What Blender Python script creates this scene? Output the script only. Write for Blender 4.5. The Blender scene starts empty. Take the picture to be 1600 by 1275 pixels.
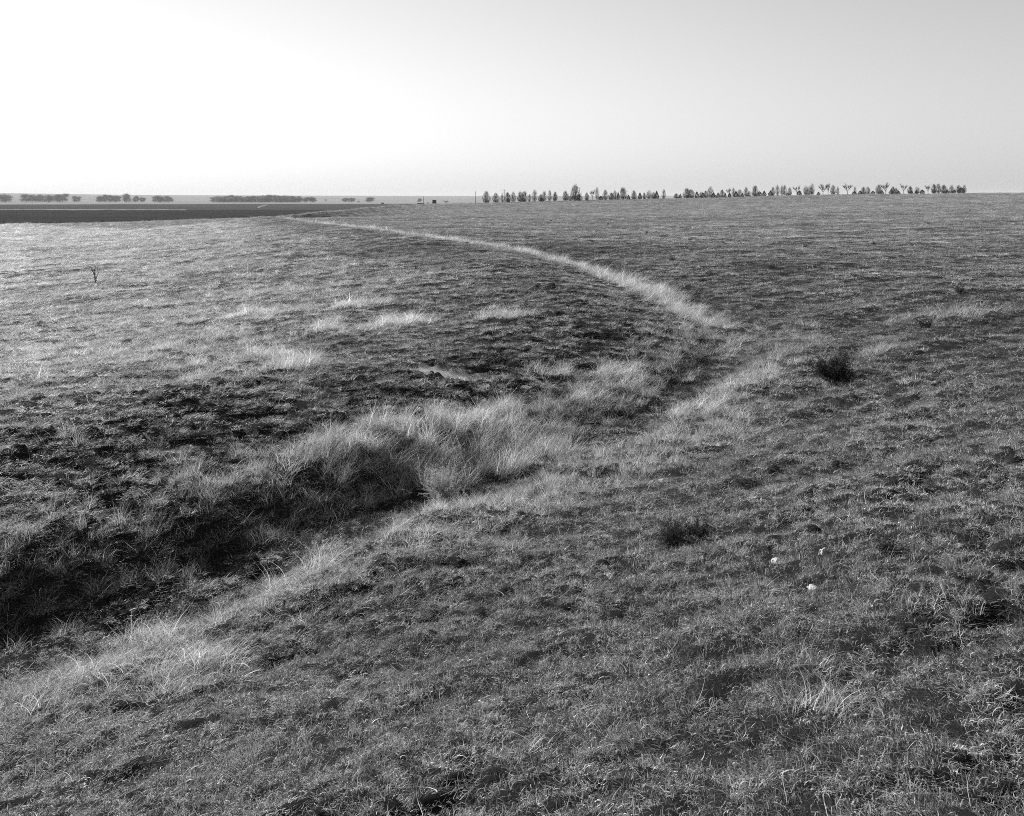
import bpy, bmesh, math, random
import numpy as np
from mathutils import Vector

# ------------------------------------------------------------------ camera, sky, sun, exposure
scene = bpy.context.scene
col = scene.collection
F = 1250.0 / 1600.0                      # focal length over picture width
cam_d = bpy.data.cameras.new('camera')
cam_d.sensor_width = 36.0
cam_d.lens = F * 36.0
cam_d.shift_y = -329.5 / 1600.0          # view camera with falling front, lens axis level
cam_d.clip_start = 0.1
cam_d.clip_end = 30000.0
cam = bpy.data.objects.new('camera', cam_d)
cam.location = (0, 0, 0)
cam.rotation_euler = (math.radians(90), 0, 0)
col.objects.link(cam)
scene.camera = cam

SUN_AZ, SUN_EL = math.radians(-42), math.radians(28)     # from +Y, negative = towards -X
world = bpy.data.worlds.new('World')
scene.world = world
world.use_nodes = True
wn = world.node_tree
for n in list(wn.nodes):
    wn.nodes.remove(n)
sky = wn.nodes.new('ShaderNodeTexSky')
sky.sky_type = 'NISHITA'
sky.sun_disc = False
sky.sun_elevation = SUN_EL
sky.sun_rotation = SUN_AZ
sky.altitude = 1200
sky.air_density = 2.7
sky.dust_density = 0.15
sky.ozone_density = 1.0
bw = wn.nodes.new('ShaderNodeRGBToBW')                   # black-and-white film
bg = wn.nodes.new('ShaderNodeBackground')
bg.inputs['Strength'].default_value = 0.060
wo = wn.nodes.new('ShaderNodeOutputWorld')
wn.links.new(sky.outputs[0], bw.inputs[0])
wn.links.new(bw.outputs[0], bg.inputs['Color'])
wn.links.new(bg.outputs[0], wo.inputs['Surface'])

sun_d = bpy.data.lights.new('sun', 'SUN')
sun_d.energy = 5.0
sun_d.angle = math.radians(0.53)
sun_d.color = (1, 1, 1)
sun = bpy.data.objects.new('sun', sun_d)
sdir = Vector((math.sin(SUN_AZ) * math.cos(SUN_EL), math.cos(SUN_AZ) * math.cos(SUN_EL), math.sin(SUN_EL)))
sun.rotation_euler = sdir.to_track_quat('Z', 'Y').to_euler()
sun.location = (-50, 70, 60)
col.objects.link(sun)

scene.view_settings.view_transform = 'Standard'
scene.view_settings.look = 'None'
scene.view_settings.exposure = 0.92
scene.view_settings.gamma = 1.0
scene.view_settings.use_curve_mapping = False
scene.render.engine = 'CYCLES'
scene.cycles.max_bounces = 3
scene.cycles.diffuse_bounces = 1
scene.cycles.transmission_bounces = 2
scene.cycles.transparent_max_bounces = 4
scene.cycles.volume_bounces = 0
scene.cycles.use_denoising = False
scene.cycles.filter_width = 1.0

rng = np.random.default_rng(67)
random.seed(20)

# ------------------------------------------------------------------ small helpers
def tag(o, label=None, cat=None, group=None, kind=None):
    if label: o['label'] = label
    if cat: o['category'] = cat
    if group: o['group'] = group
    if kind: o['kind'] = kind
    return o

def mesh_np(name, verts, faces):
    """verts (n,3), faces (m,3|4) or a list of such arrays"""
    me = bpy.data.meshes.new(name)
    fl = faces if isinstance(faces, list) else [faces]
    fl = [np.asarray(f, dtype=np.int32) for f in fl if len(f)]
    me.vertices.add(len(verts))
    me.vertices.foreach_set('co', np.asarray(verts, dtype=np.float32).ravel())
    loops = np.concatenate([f.ravel() for f in fl])
    sizes = np.concatenate([np.full(len(f), f.shape[1], dtype=np.int32) for f in fl])
    starts = np.concatenate([[0], np.cumsum(sizes)[:-1]]).astype(np.int32)
    me.loops.add(len(loops))
    me.loops.foreach_set('vertex_index', loops)
    me.polygons.add(len(sizes))
    me.polygons.foreach_set('loop_start', starts)
    me.polygons.foreach_set('loop_total', sizes)
    me.update(calc_edges=True)
    return me

def attr(me, name, data, typ='FLOAT', dom='POINT'):
    a = me.attributes.new(name, typ, dom)
    a.data.foreach_set('vector' if typ == 'FLOAT_VECTOR' else 'value', np.ascontiguousarray(data).ravel())

def link(name, me, mat=None, parent=None, loc=None):
    o = bpy.data.objects.new(name, me)
    col.objects.link(o)
    if mat is not None and me is not None and len(me.materials) == 0: me.materials.append(mat)
    if parent is not None: o.parent = parent
    if loc is not None: o.location = loc
    return o

def hash2(ix, iy, seed):
    h = (ix.astype(np.int64) * 374761393 + iy.astype(np.int64) * 668265263 + seed * 1442695041) & 0xFFFFFFFF
    h = ((h ^ (h >> 13)) * 1274126177) & 0xFFFFFFFF
    return ((h ^ (h >> 16)) & 0xFFFF) / 65535.0

def noise(x, y, seed=0):
    """gradient noise, about -1..1"""
    ix = np.floor(x); iy = np.floor(y)
    fx = x - ix; fy = y - iy
    ux = fx * fx * fx * (fx * (fx * 6 - 15) + 10); uy = fy * fy * fy * (fy * (fy * 6 - 15) + 10)
    def g(dx, dy):
        a = hash2(ix + dx, iy + dy, seed) * 6.28318
        return np.cos(a) * (fx - dx) + np.sin(a) * (fy - dy)
    a = g(0, 0) * (1 - ux) + g(1, 0) * ux
    b = g(0, 1) * (1 - ux) + g(1, 1) * ux
    return (a * (1 - uy) + b * uy) * 1.5

def worley(x, y, seed=0):
    ix = np.floor(x); iy = np.floor(y); best = np.full(x.shape, 9.0)
    for dx in (-1, 0, 1):
        for dy in (-1, 0, 1):
            cx = ix + dx + .1 + .8 * hash2(ix + dx, iy + dy, seed); cy = iy + dy + .1 + .8 * hash2(ix + dx, iy + dy, seed + 77)
            best = np.minimum(best, (x - cx) ** 2 + (y - cy) ** 2)
    return np.sqrt(best)

def tussock(x, y):
    wx = x + .08 * noise(x / .3, y / .3, 61); wy = y + .08 * noise(x / .3 + 9, y / .3, 62)
    return worley(wx / .22, wy / .15, 63), worley(wx / .95, wy / .6, 64)

def sstep(a, b, x):
    t = np.clip((x - a) / (b - a), 0, 1)
    return t * t * (3 - 2 * t)

# ------------------------------------------------------------------ the ditch and the lie of the land
CTRL = np.array([(-60, -38), (-32, -13), (-17, -0.5), (-9.2, 4.9), (-4.9, 8.0), (-2.2, 11.2), (0.57, 14.2), (3.0, 17.2),
                 (5.9, 22.6), (7.3, 29), (6.4, 42), (2.4, 61), (-6.4, 82), (-23, 118), (-46, 165),
                 (-75, 212), (-130, 262), (-220, 310), (-420, 380)], float)
def catmull(P, per=22):
    out = []
    Q = np.vstack([2 * P[0] - P[1], P, 2 * P[-1] - P[-2]])
    for i in range(1, len(Q) - 2):
        p0, p1, p2, p3 = Q[i - 1:i + 3]
        t = np.linspace(0, 1, per, endpoint=False)[:, None]
        out.append(0.5 * (2 * p1 + (p2 - p0) * t + (2 * p0 - 5 * p1 + 4 * p2 - p3) * t ** 2 + (-p0 + 3 * p1 - 3 * p2 + p3) * t ** 3))
    return np.vstack(out + [P[-1:]])
DP = catmull(CTRL)
DS = np.concatenate([[0], np.cumsum(np.hypot(*np.diff(DP, axis=0).T))])
def s_of_ctrl(i): return DS[i * 22]
S_END = s_of_ctrl(14)                          # where the bench ends and the ditch drops away
S_CAM = s_of_ctrl(4)

def ditch(x, y):
    """signed distance (plus = uphill side, right of the flow away from us) and arc length"""
    n = len(x); d = np.empty(n); s = np.empty(n)
    A = DP[:-1]; B = DP[1:]; AB = B - A; L2 = (AB ** 2).sum(1); L = np.sqrt(L2)
    for i in range(0, n, 20000):
        p = np.stack([x[i:i + 20000], y[i:i + 20000]], 1)
        q = ((p[:, None, 0] - DP[None, :, 0]) ** 2 + (p[:, None, 1] - DP[None, :, 1]) ** 2).argmin(1)
        best = np.full(len(p), 1e18); bd = np.zeros(len(p)); bs = np.zeros(len(p))
        for off in (-1, 0):
            k = np.clip(q + off, 0, len(A) - 1)
            w = p - A[k]
            t = np.clip((w * AB[k]).sum(1) / L2[k], 0, 1)
            e = w - AB[k] * t[:, None]
            dd = (e ** 2).sum(1)
            cr = AB[k, 0] * w[:, 1] - AB[k, 1] * w[:, 0]
            m = dd < best
            best = np.where(m, dd, best); bd = np.where(m, np.where(cr < 0, 1, -1) * np.sqrt(dd), bd)
            bs = np.where(m, DS[k] + t * L[k], bs)
        d[i:i + 20000] = bd; s[i:i + 20000] = bs
    return d, s

R_PX = [-400, 300, 440, 500, 560, 600, 640, 680, 760, 2600]
R_V = [150, 160, 175, 220, 290, 360, 450, 550, 560, 560]
Z_PX = [-400, 440, 500, 560, 600, 640, 680, 760, 900, 1040, 1200, 1400, 1550, 2600]
Z_V = [-4.5, -4.25, -4.22, -4.18, -4.18, -4.32, -4.65, -4.05, -2.69, -1.12, 0.9, 2.24, 3.14, 4.5]

def polar(x, y):
    az = np.clip(np.arctan2(x, y), -1.05, 1.05)
    return 800 + 1250 * np.tan(az), np.hypot(x, y) * np.cos(az), np.hypot(x, y)

def plain(x, y, px, r):
    far = np.interp(px, [-600, 0, 200, 400, 600, 1600, 2600], [30, 27, 17, 13, 11, 10, 10])
    f = np.interp(r, [0, 280, 1400, 2500, 3200, 4500, 6500, 7500, 9500], [-8.8, -9.5, -11, -18, -18, -8, 0, -4, -40])
    k = np.interp(r, [3300, 6500, 9500], [0, 1, 1])
    return f + far * k + noise(x / 900, y / 900, 5) * 1.2 * sstep(2500, 5000, r)

def terrain(x, y, micro=True, full=False):
    x = np.atleast_1d(np.asarray(x, float)); y = np.atleast_1d(np.asarray(y, float))
    d, s = ditch(x, y)
    px, Y, r = polar(x, y)
    zp = plain(x, y, px, r)
    fade = 1 - sstep(S_END - 5, S_END + 45, s)
    zc = -4.3 * fade + (1 - fade) * zp
    # uphill side
    R = np.interp(px, R_PX, R_V); zr = np.interp(px, Z_PX, Z_V)
    dp = np.maximum(d, 0)
    u = dp / (dp + np.maximum(R - Y, 0) + 1e-3)
    right = zc + (zr - zc) * u
    right += 2.35 * sstep(0.9, 10.5, dp) / (1 + (np.maximum(Y, 0) / 24.0) ** 2)
    right = right + (zp - right) * sstep(0, 70, Y - R)
    # downhill side
    dn = np.maximum(-d, 0)
    left = zc + (zp - zc) * (1 - np.exp(-np.maximum(dn - 5.5, 0) / 42.0))
    z = np.where(d > 0, right, left)
    # ditch section
    lip = np.interp(s, [0, S_CAM - 6, S_CAM, S_CAM + 3, S_CAM + 5.5, S_CAM + 7.2, S_CAM + 9.2, S_CAM + 12, S_CAM + 18, S_CAM + 40], [0.8, 0.8, 0.82, .72, .66, .58, .38, .32, 0.46, 0.5])
    wob = noise(s / 1.1, s * 0 + 3.3, 8) * 0.13 + noise(s / 3.7, s * 0 + 1.3, 9) * 0.14
    dl = -d + wob
    chan = np.where(d > 0, -0.42 * (1 - sstep(0.35, 1.9, d + wob * 0.5)),
                    -0.42 + lip * 0.8 * sstep(0.35, 1.6, dl) + 0.25 * sstep(1.3, 5.5, dl) + (0.3 - lip * .3) * sstep(1.3, 5, dl))
    chan = np.where(d < 0, chan * (1 - sstep(8, 30, -d)), chan)
    z = z + chan * fade
    if micro:
        near = 1 - sstep(60, 130, r)
        dim = dimple(d, s, x, y)
        h = noise(x / 13, y / 13, 11) * 0.13 + noise(x / 5.2, y / 4.1, 12) * 0.09
        h += noise(x / 60, y / 60, 10) * 0.35 * sstep(30, 150, r) * (1 - sstep(500, 900, r))
        h += noise(x / 1.7, y / 1.3, 13) * 0.055
        f1, f2 = tussock(x, y)
        bare = bare_map(x, y)
        big = .35 + .65 * sstep(-.3, .4, noise(x / 2.7, y / 2.1, 65))
        h += (1 - sstep(22, 45, r)) * 0.09 * big * (1 - bare) * np.clip(1 - (f1 / .62) ** 2, 0, 1) + near * (1 - bare) * (.10 + .06 * sstep(6, 12, r)) * (.4 + .6 * big) * np.clip(1 - (f2 / .75) ** 2, 0, 1)
        pit = noise(x / 0.36 + 31, y / 0.32, 16)
        h -= near * dim * (1 - bare) * 0.2 * sstep(0.0, 0.42, pit)
        pit2 = noise(x / 0.7 + 3, y / 0.45, 17)
        h -= near * (1 - dim) * 0.045 * sstep(0.2, 0.6, pit2)
        z = z + h * (1 - sstep(900, 1500, r))
    if full: return z, d, s, px, Y, r
    return z

def dimple(d, s, x, y):
    """trampled inner bank"""
    w = sstep(1.2, 2.2, -d) * (1 - sstep(6.0, 8.5, -d + noise(x / 3, y / 3, 40) * 1.6))
    return w * sstep(S_CAM - 14, S_CAM - 3, s) * (1 - sstep(S_CAM + 34, S_CAM + 46, s))

BARE_XY = []
def bare_map(x, y):
    b = np.zeros_like(x)
    nz = noise(x / 1.6, y / 1.6, 21) * 0.5 + noise(x / 0.6, y / 0.6, 22) * 0.25
    for (c, w, st) in BARE_XY:
        q = ((x - c[0]) / w) ** 2 + ((y - c[1]) / st) ** 2
        b = np.maximum(b, np.clip(1.4 - q + nz, 0, 1) * (q < 5))
    return b

def ground_at(px, py):
    """where the sight line through a point of the photograph first meets the land"""
    t = (px - 800) / 1250.0; k = (308 - py) / 1250.0
    Ys = np.geomspace(2.0, 7000, 5000)
    z = terrain(Ys * t, Ys, micro=False)
    hit = np.where(k * Ys <= z)[0]
    Yh = Ys[hit[0]] if len(hit) else 560.0
    X = Yh * t
    return float(X), float(Yh), float(terrain(X, Yh)[0])

# ------------------------------------------------------------------ vegetation cover maps (where which grass grows)
PATCH = [  # photograph point, radius m, strength: taller pale bunch grass
    (585, 715, .75, 1), (640, 735, .7, 1), (700, 745, .7, 1), (765, 735, .8, 1), (830, 728, .7, .9), (560, 770, .5, .9),
    (415, 750, .4, .45), (330, 800, .35, .35), (470, 800, .4, .35), (400, 562, .9, .9), (455, 580, .8, .9), (330, 595, .8, .6), (285, 578, .7, .6),
    (380, 497, 1.1, .9), (620, 512, 1.1, .9), (520, 518, .9, .6), (960, 590, .7, .9), (930, 638, .5, .8), (985, 612, .5, .8), (860, 590, .6, .6),
    (560, 482, 1.4, .7), (790, 502, 1.0, .6), (800, 655, .6, .6), (1375, 560, .35, .9), (1440, 505, .8, .42), (1520, 503, .8, .42),
    (90, 595, .5, .6), (110, 700, .4, .5), (230, 1020, .4, 1), (130, 1100, .4, .8), (290, 1090, .4, .8), (830, 1130, .22, .8), (1070, 1140, .16, .8),
    (1310, 1110, .2, .5), (1200, 1040, .2, .5), (480, 935, .45, .9), (640, 880, .4, .8), (1090, 650, .7, .6), (1160, 610, .8, .5)]
PATCH_XY = [(ground_at(a, b)[:2], c, w) for a, b, c, w in PATCH]
BARE = [(690, 579, 1.0, .4), (1490, 440, 1.1, .22), (1460, 441, .9, .2), (1520, 440, .9, .2)]
BARE_XY = [(ground_at(a, b)[:2], c, w) for a, b, c, w in BARE]

def field_edge(x, y):
    """plus = beyond the fence, on the ploughed side"""
    P = FENCE
    ex, ey = P[-1][0] - P[0][0], P[-1][1] - P[0][1]
    L = math.hypot(ex, ey)
    return (ex * (y - P[0][1]) - ey * (x - P[0][0])) / L
FENCE = []
for px_, py_ in ((30, 350.0), (440, 338.6)):
    Y_ = 1250 * 9.45 / (py_ - 308); FENCE.append(((px_ - 800) / 1250 * Y_, Y_))

def cover(x, y, d, s, r):
    """amounts of tall grass and medium grass, and general paleness"""
    far = sstep(S_CAM + 14, S_CAM + 30, s)
    nz = noise(x / 1.6, y / 1.6, 21) * 0.5 + noise(x / 0.6, y / 0.6, 22) * 0.25
    tall = far * (.78 + .22 * sstep(-.5, .3, noise(s / 4.5, d * .3, 29))) * sstep(-2.0, -1.1, d + nz) * (1 - sstep(0.1, .9, d + nz)) * (1 - sstep(S_END, S_END + 20, s))
    for (c, w, st) in PATCH_XY:
        q = ((x - c[0]) ** 2 + (y - c[1]) ** 2) / w ** 2
        tall = np.maximum(tall, (st if math.hypot(*c) > 6.5 else st * .3) * np.clip(1.25 - q * 0.75 + nz * 0.8, 0, 1) * (q < 6))
    sheaf = sstep(S_CAM + 3.6, S_CAM + 5, s) * (1 - sstep(S_CAM + 8.5, S_CAM + 10.5, s))
    tall = np.maximum(tall, .85 * sheaf * sstep(.45, .9, -d) * (1 - sstep(1.7, 2.6, -d + nz)))
    # strip on the near edge of the ditch
    near = 1 - far
    strip = near * sstep(0.5, 1.3, d + nz * .8) * (1 - sstep(2.0, 3.6, d + nz * 1.2))
    med = np.maximum(strip * 0.62, tall * 0.6)
    lipm = near * sstep(0.1, .5, -d) * (1 - sstep(1.5, 2.8, -d + nz))
    med = np.maximum(med, lipm * 0.75)
    flat = sstep(-9, -30, d) if False else sstep(5, 19, -d)
    med = np.maximum(med, flat * (0.35 + 0.5 * np.clip(noise(x / 9, y / 6, 23) + .25, 0, 1)))
    med = np.maximum(med, 0.16 * np.clip(noise(x / 4, y / 3, 24) * 1.6, 0, 1))
    fe = field_edge(x, y)
    med = np.maximum(med, sstep(-9, -2, fe) * (1 - sstep(0, 1.5, fe)) * (d < 0))
    pale = 0.62 * flat + 0.5 * tall + 0.25 * strip
    pale = pale + 0.22 * noise(x / 11, y / 8, 25) + 0.3 * noise(x / 2.3, y / 1.9, 26) + .5 * noise(x / 6, y / 3.2, 28) * sstep(15, 60, r) + 0.15 * noise(x / 45, y / 30, 27)
    return tall, med, pale, bare_map(x, y)

# ------------------------------------------------------------------ materials (grey values: the photograph is black and white)
def new_mat(name):
    m = bpy.data.materials.new(name); m.use_nodes = True
    nt = m.node_tree
    for n in list(nt.nodes): nt.nodes.remove(n)
    out = nt.nodes.new('ShaderNodeOutputMaterial')
    return m, nt, out

def N(nt, typ, **kw):
    n = nt.nodes.new(typ)
    for k, v in kw.items(): setattr(n, k, v)
    return n

def mathn(nt, op, a, b=None, clamp=False):
    n = N(nt, 'ShaderNodeMath', operation=op, use_clamp=clamp)
    for i, v in enumerate((a, b)):
        if v is None: continue
        if isinstance(v, (int, float)): n.inputs[i].default_value = v
        else: nt.links.new(v, n.inputs[i])
    return n.outputs[0]

def noise_n(nt, scale, detail=4, rough=.6, vec=None):
    n = N(nt, 'ShaderNodeTexNoise'); n.inputs['Scale'].default_value = scale
    n.inputs['Detail'].default_value = detail; n.inputs['Roughness'].default_value = rough
    if vec is not None: nt.links.new(vec, n.inputs['Vector'])
    return n.outputs['Fac']

def plain_mat(name, v, rough=.85, var=.35, scale=3.0, bump=0.0, transl=0.0):
    m, nt, out = new_mat(name)
    tc = N(nt, 'ShaderNodeTexCoord')
    f = noise_n(nt, scale, 5, .65, tc.outputs['Object'])
    val = mathn(nt, 'MULTIPLY', mathn(nt, 'ADD', mathn(nt, 'MULTIPLY', mathn(nt, 'SUBTRACT', f, .5), 2 * var), 1.0), v)
    p = N(nt, 'ShaderNodeBsdfPrincipled'); p.inputs['Roughness'].default_value = rough
    p.inputs['Specular IOR Level'].default_value = 0.0 if rough > .9 else 0.2
    nt.links.new(val, p.inputs['Base Color'])
    if bump:
        b = N(nt, 'ShaderNodeBump'); b.inputs['Strength'].default_value = bump
        nt.links.new(f, b.inputs['Height']); nt.links.new(b.outputs[0], p.inputs['Normal'])
    sh = p.outputs[0]
    if transl:
        t = N(nt, 'ShaderNodeBsdfTranslucent'); nt.links.new(val, t.inputs['Color'])
        mx = N(nt, 'ShaderNodeMixShader'); mx.inputs[0].default_value = transl
        nt.links.new(sh, mx.inputs[1]); nt.links.new(t.outputs[0], mx.inputs[2]); sh = mx.outputs[0]
    nt.links.new(sh, out.inputs['Surface'])
    return m

def ground_mat():
    m, nt, out = new_mat('prairie_soil')
    tc = N(nt, 'ShaderNodeTexCoord')
    v = tc.outputs['Object']
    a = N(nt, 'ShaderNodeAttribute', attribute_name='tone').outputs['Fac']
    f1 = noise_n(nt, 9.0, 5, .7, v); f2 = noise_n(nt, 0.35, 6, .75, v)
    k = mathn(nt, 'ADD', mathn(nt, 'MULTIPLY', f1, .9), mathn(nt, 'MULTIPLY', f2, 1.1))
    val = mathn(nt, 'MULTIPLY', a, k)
    p = N(nt, 'ShaderNodeBsdfPrincipled'); p.inputs['Roughness'].default_value = .95
    p.inputs['Specular IOR Level'].default_value = 0.0
    nt.links.new(val, p.inputs['Base Color'])
    f3 = noise_n(nt, 55.0, 5, .75, v)
    b = N(nt, 'ShaderNodeBump'); b.inputs['Strength'].default_value = .9; b.inputs['Distance'].default_value = .05
    nt.links.new(f3, b.inputs['Height']); nt.links.new(b.outputs[0], p.inputs['Normal'])
    nt.links.new(p.outputs[0], out.inputs['Surface'])
    return m

def grass_mat(name, transl=.45):
    m, nt, out = new_mat(name)
    tone = N(nt, 'ShaderNodeAttribute', attribute_name='tone', attribute_type='INSTANCER').outputs['Fac']
    bt = N(nt, 'ShaderNodeAttribute', attribute_name='bt').outputs['Fac']
    val = mathn(nt, 'MULTIPLY', tone, bt)
    d = N(nt, 'ShaderNodeBsdfDiffuse'); nt.links.new(val, d.inputs['Color'])
    t = N(nt, 'ShaderNodeBsdfTranslucent'); nt.links.new(val, t.inputs['Color'])
    mx = N(nt, 'ShaderNodeMixShader'); mx.inputs[0].default_value = transl
    nt.links.new(d.outputs[0], mx.inputs[1]); nt.links.new(t.outputs[0], mx.inputs[2])
    g = N(nt, 'ShaderNodeBsdfGlossy'); g.inputs['Roughness'].default_value = .45
    g.inputs['Color'].default_value = (.7, .7, .7, 1)
    m2 = N(nt, 'ShaderNodeMixShader'); m2.inputs[0].default_value = .05
    nt.links.new(mx.outputs[0], m2.inputs[1]); nt.links.new(g.outputs[0], m2.inputs[2])
    nt.links.new(m2.outputs[0], out.inputs['Surface'])
    return m

M_GROUND = ground_mat()
M_SHORT = grass_mat('short_grass_blades', .3)
M_TALL = grass_mat('tall_grass_blades', .5)
M_PLOUGH = plain_mat('ploughed_soil', .035, .95, .5, .02)
M_STUBBLE = plain_mat('worked_field_soil', .06, .95, .35, .015)
M_TRACK = plain_mat('dry_track', .2, .95, .3, .05)
M_PLAIN = plain_mat('far_pasture', .2, .95, .5, .004)
M_BARK = plain_mat('grey_bark', .06, .9, .3, 2)
M_TWIG = plain_mat('bare_twigs', .065, .9, .3, 2)
M_PALETWIG = plain_mat('pale_cottonwood_twigs', .2, .9, .3, 2)
M_CEDAR = plain_mat('cedar_foliage', .025, .9, .5, 3, transl=.1)
M_WEED = plain_mat('dark_weed_stems', .045, .9, .4, 20, transl=.15)
M_PALEWEED = plain_mat('pale_dry_weed_stems', .5, .85, .2, 20, transl=.3)
M_POST = plain_mat('weathered_post_wood', .07, .9, .4, 6, .4)
M_WIRE = plain_mat('fence_wire', .15, .6, .1, 5)
M_ROCK = plain_mat('pale_stone', .4, .9, .35, 25, .6)
M_SHED = plain_mat('dark_weathered_boards', .05, .9, .4, 2, .3)
M_ROOF = plain_mat('dull_sheet_roof', .3, .6, .2, 1)
M_WHITE = plain_mat('whitewashed_boards', .7, .8, .1, 1)
M_HIDE = plain_mat('black_machine_paint', .02, .7, .2, 3)

# ------------------------------------------------------------------ the ground: one polar sheet, cut into prairie, fields and far plain
def build_ground():
    az = np.concatenate([np.radians(np.linspace(-40, 40, 620)), np.radians(np.linspace(40, 320, 90))[1:-1]])
    rad = np.concatenate([np.geomspace(0.25, 2.5, 14)[:-1], np.geomspace(2.5, 70, 580)[:-1], np.geomspace(70, 1500, 190)[:-1], np.geomspace(1500, 9500, 50)])
    na, nr = len(az), len(rad)
    A, Rr = np.meshgrid(az, rad)
    x = (np.sin(A) * Rr).ravel(); y = (np.cos(A) * Rr).ravel()
    z, d, s, px, Y, r = terrain(x, y, full=True)
    tall, med, pale, bare = cover(x, y, d, s, r)
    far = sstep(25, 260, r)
    tone = 0.028 + far * (0.12 + 0.13 * np.clip(pale, -.5, 1))  # near tone darker than the soil itself: shadow inside the thatch put into colour
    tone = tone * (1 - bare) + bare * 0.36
    V = np.stack([x, y, z], 1)
    V = np.vstack([V, [[0, 0, terrain(0.01, 0.0)[0]]]])
    i = np.arange(nr - 1)[:, None] * na; j = np.arange(na)[None, :]; j2 = (j + 1) % na
    quads = np.stack([i + j, i + j2, i + na + j2, i + na + j], -1).reshape(-1, 4)
    quads = quads[:, ::-1]
    c = len(V) - 1
    fan = np.stack([np.full(na, c), (np.arange(na) + 1) % na, np.arange(na)], 1)
    cx = x[quads].mean(1); cy = y[quads].mean(1); cr = np.hypot(cx, cy)
    fe = field_edge(cx, cy)
    cpx, cY, _ = polar(cx, cy)
    bench = cY < np.interp(cpx, R_PX, R_V) + 55
    beyond = (fe > 0.5) & ~((cpx > 430) & bench) & (np.abs(np.arctan2(cx, cy)) < 1.2)
    kind = np.zeros(len(quads), int)
    yedge = 1330 + cx * 0.15 + noise(cx / 120, cy / 300, 51) * 90
    kind[beyond & (cpx < 760)] = 1
    tr = 655 - (cx + 400) * 0.02 + noise(cx / 70, cy * 0, 52) * 9
    kind[(kind == 1) & (cY > tr)] = 2
    kind[(kind == 1) & (cY > tr - 26) ] = 3
    kind[(kind == 2) & (cY < tr + 8)] = 3
    kind[(kind == 3) & (cpx > 290)] = 2
    lane = (cpx > 403) & (cpx < 418) & (np.abs(cY - (800 + (cpx - 403) * 22)) < 60) & (kind > 0)
    kind[lane] = 3
    kind[(kind > 0) & (cY > yedge)] = 4
    kind[cr > 1450] = 4
    names = ['prairie_ground', 'ploughed_field', 'worked_field', 'field_track', 'far_plain']
    mats = [M_GROUND, M_PLOUGH, M_STUBBLE, M_TRACK, M_PLAIN]
    for k in range(5):
        q = quads[kind == k]
        used = np.unique(q); 
        if k == 0: used = np.unique(np.concatenate([used, fan.ravel()]))
        remap = np.zeros(len(V), np.int64); remap[used] = np.arange(len(used))
        faces = [remap[q]] + ([remap[fan]] if k == 0 else [])
        me = mesh_np(names[k], V[used], faces)
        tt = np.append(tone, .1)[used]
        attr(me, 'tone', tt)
        me.polygons.foreach_set('use_smooth', np.ones(len(me.polygons), bool))
        tag(link(names[k], me, mats[k]), kind='structure')
build_ground()

# ------------------------------------------------------------------ grass
def ribbons(base, azim, tilt, length, width, curl, segs, bt, twist=None):
    """many curved blades at once -> verts, faces, per-vertex brightness"""
    n = len(base)
    t = np.linspace(0, 1, segs + 1)
    ang = tilt[:, None] + curl[:, None] * t[None, :] ** 1.3           # angle from vertical along the blade
    step = (length / segs)[:, None]
    hx = np.concatenate([np.zeros((n, 1)), np.cumsum(np.sin(ang[:, 1:]) * step, 1)], 1)
    hz = np.concatenate([np.zeros((n, 1)), np.cumsum(np.cos(ang[:, 1:]) * step, 1)], 1)
    yaw = azim[:, None] + (0 if twist is None else twist[:, None] * t[None, :])
    cx = base[:, 0:1] + hx * np.cos(yaw); cy = base[:, 1:2] + hx * np.sin(yaw); cz = base[:, 2:3] + hz
    w = width[:, None] * (1 - t[None, :] ** 1.6 * 0.92) * 0.5
    wa = azim[:, None] + np.pi / 2 + rng.uniform(-.7, .7, (n, 1))
    L = np.stack([cx - np.cos(wa) * w, cy - np.sin(wa) * w, cz], -1)
    Rr = np.stack([cx + np.cos(wa) * w, cy + np.sin(wa) * w, cz], -1)
    V = np.stack([L, Rr], 2).reshape(-1, 3)                            # n*(segs+1)*2
    k = np.arange(n)[:, None] * (segs + 1) * 2 + np.arange(segs)[None, :] * 2
    f = np.stack([k, k + 1, k + 3, k + 2], -1).reshape(-1, 4)
    return V, f, np.repeat(bt, (segs + 1) * 2)

def proto_collection(name, objs):
    c = bpy.data.collections.new(name)
    for o in objs: c.objects.link(o)
    return c

def tuft(name, mat, n, rad, lmin, lmax, width, tilt0, tilt1, curl0, curl1, segs, lean=0.0, twist=1.2, stalks=0):
    a = rng.uniform(0, 2 * np.pi, n); q = np.sqrt(rng.uniform(0, 1, n)) * rad
    base = np.stack([np.cos(a) * q, np.sin(a) * q, np.full(n, -0.012)], 1)
    azim = a + rng.normal(0, .8, n)
    if lean:                                                           # blown towards +x
        m = rng.uniform(0, 1, n) < lean
        azim = np.where(m, rng.normal(-.1, .6, n), azim)
    V, f, b = ribbons(base, azim, rng.uniform(tilt0, tilt1, n), rng.uniform(lmin, lmax, n) * (1 - .35 * q / rad), width * rng.uniform(.6, 1.3, n),
                      rng.uniform(curl0, curl1, n), segs, np.clip(rng.normal(1, .42, n), .2, 2.1), rng.uniform(-twist, twist, n))
    me = mesh_np(name, V, f); attr(me, 'bt', b); me.materials.append(mat)
    return bpy.data.objects.new(name, me)

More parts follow.
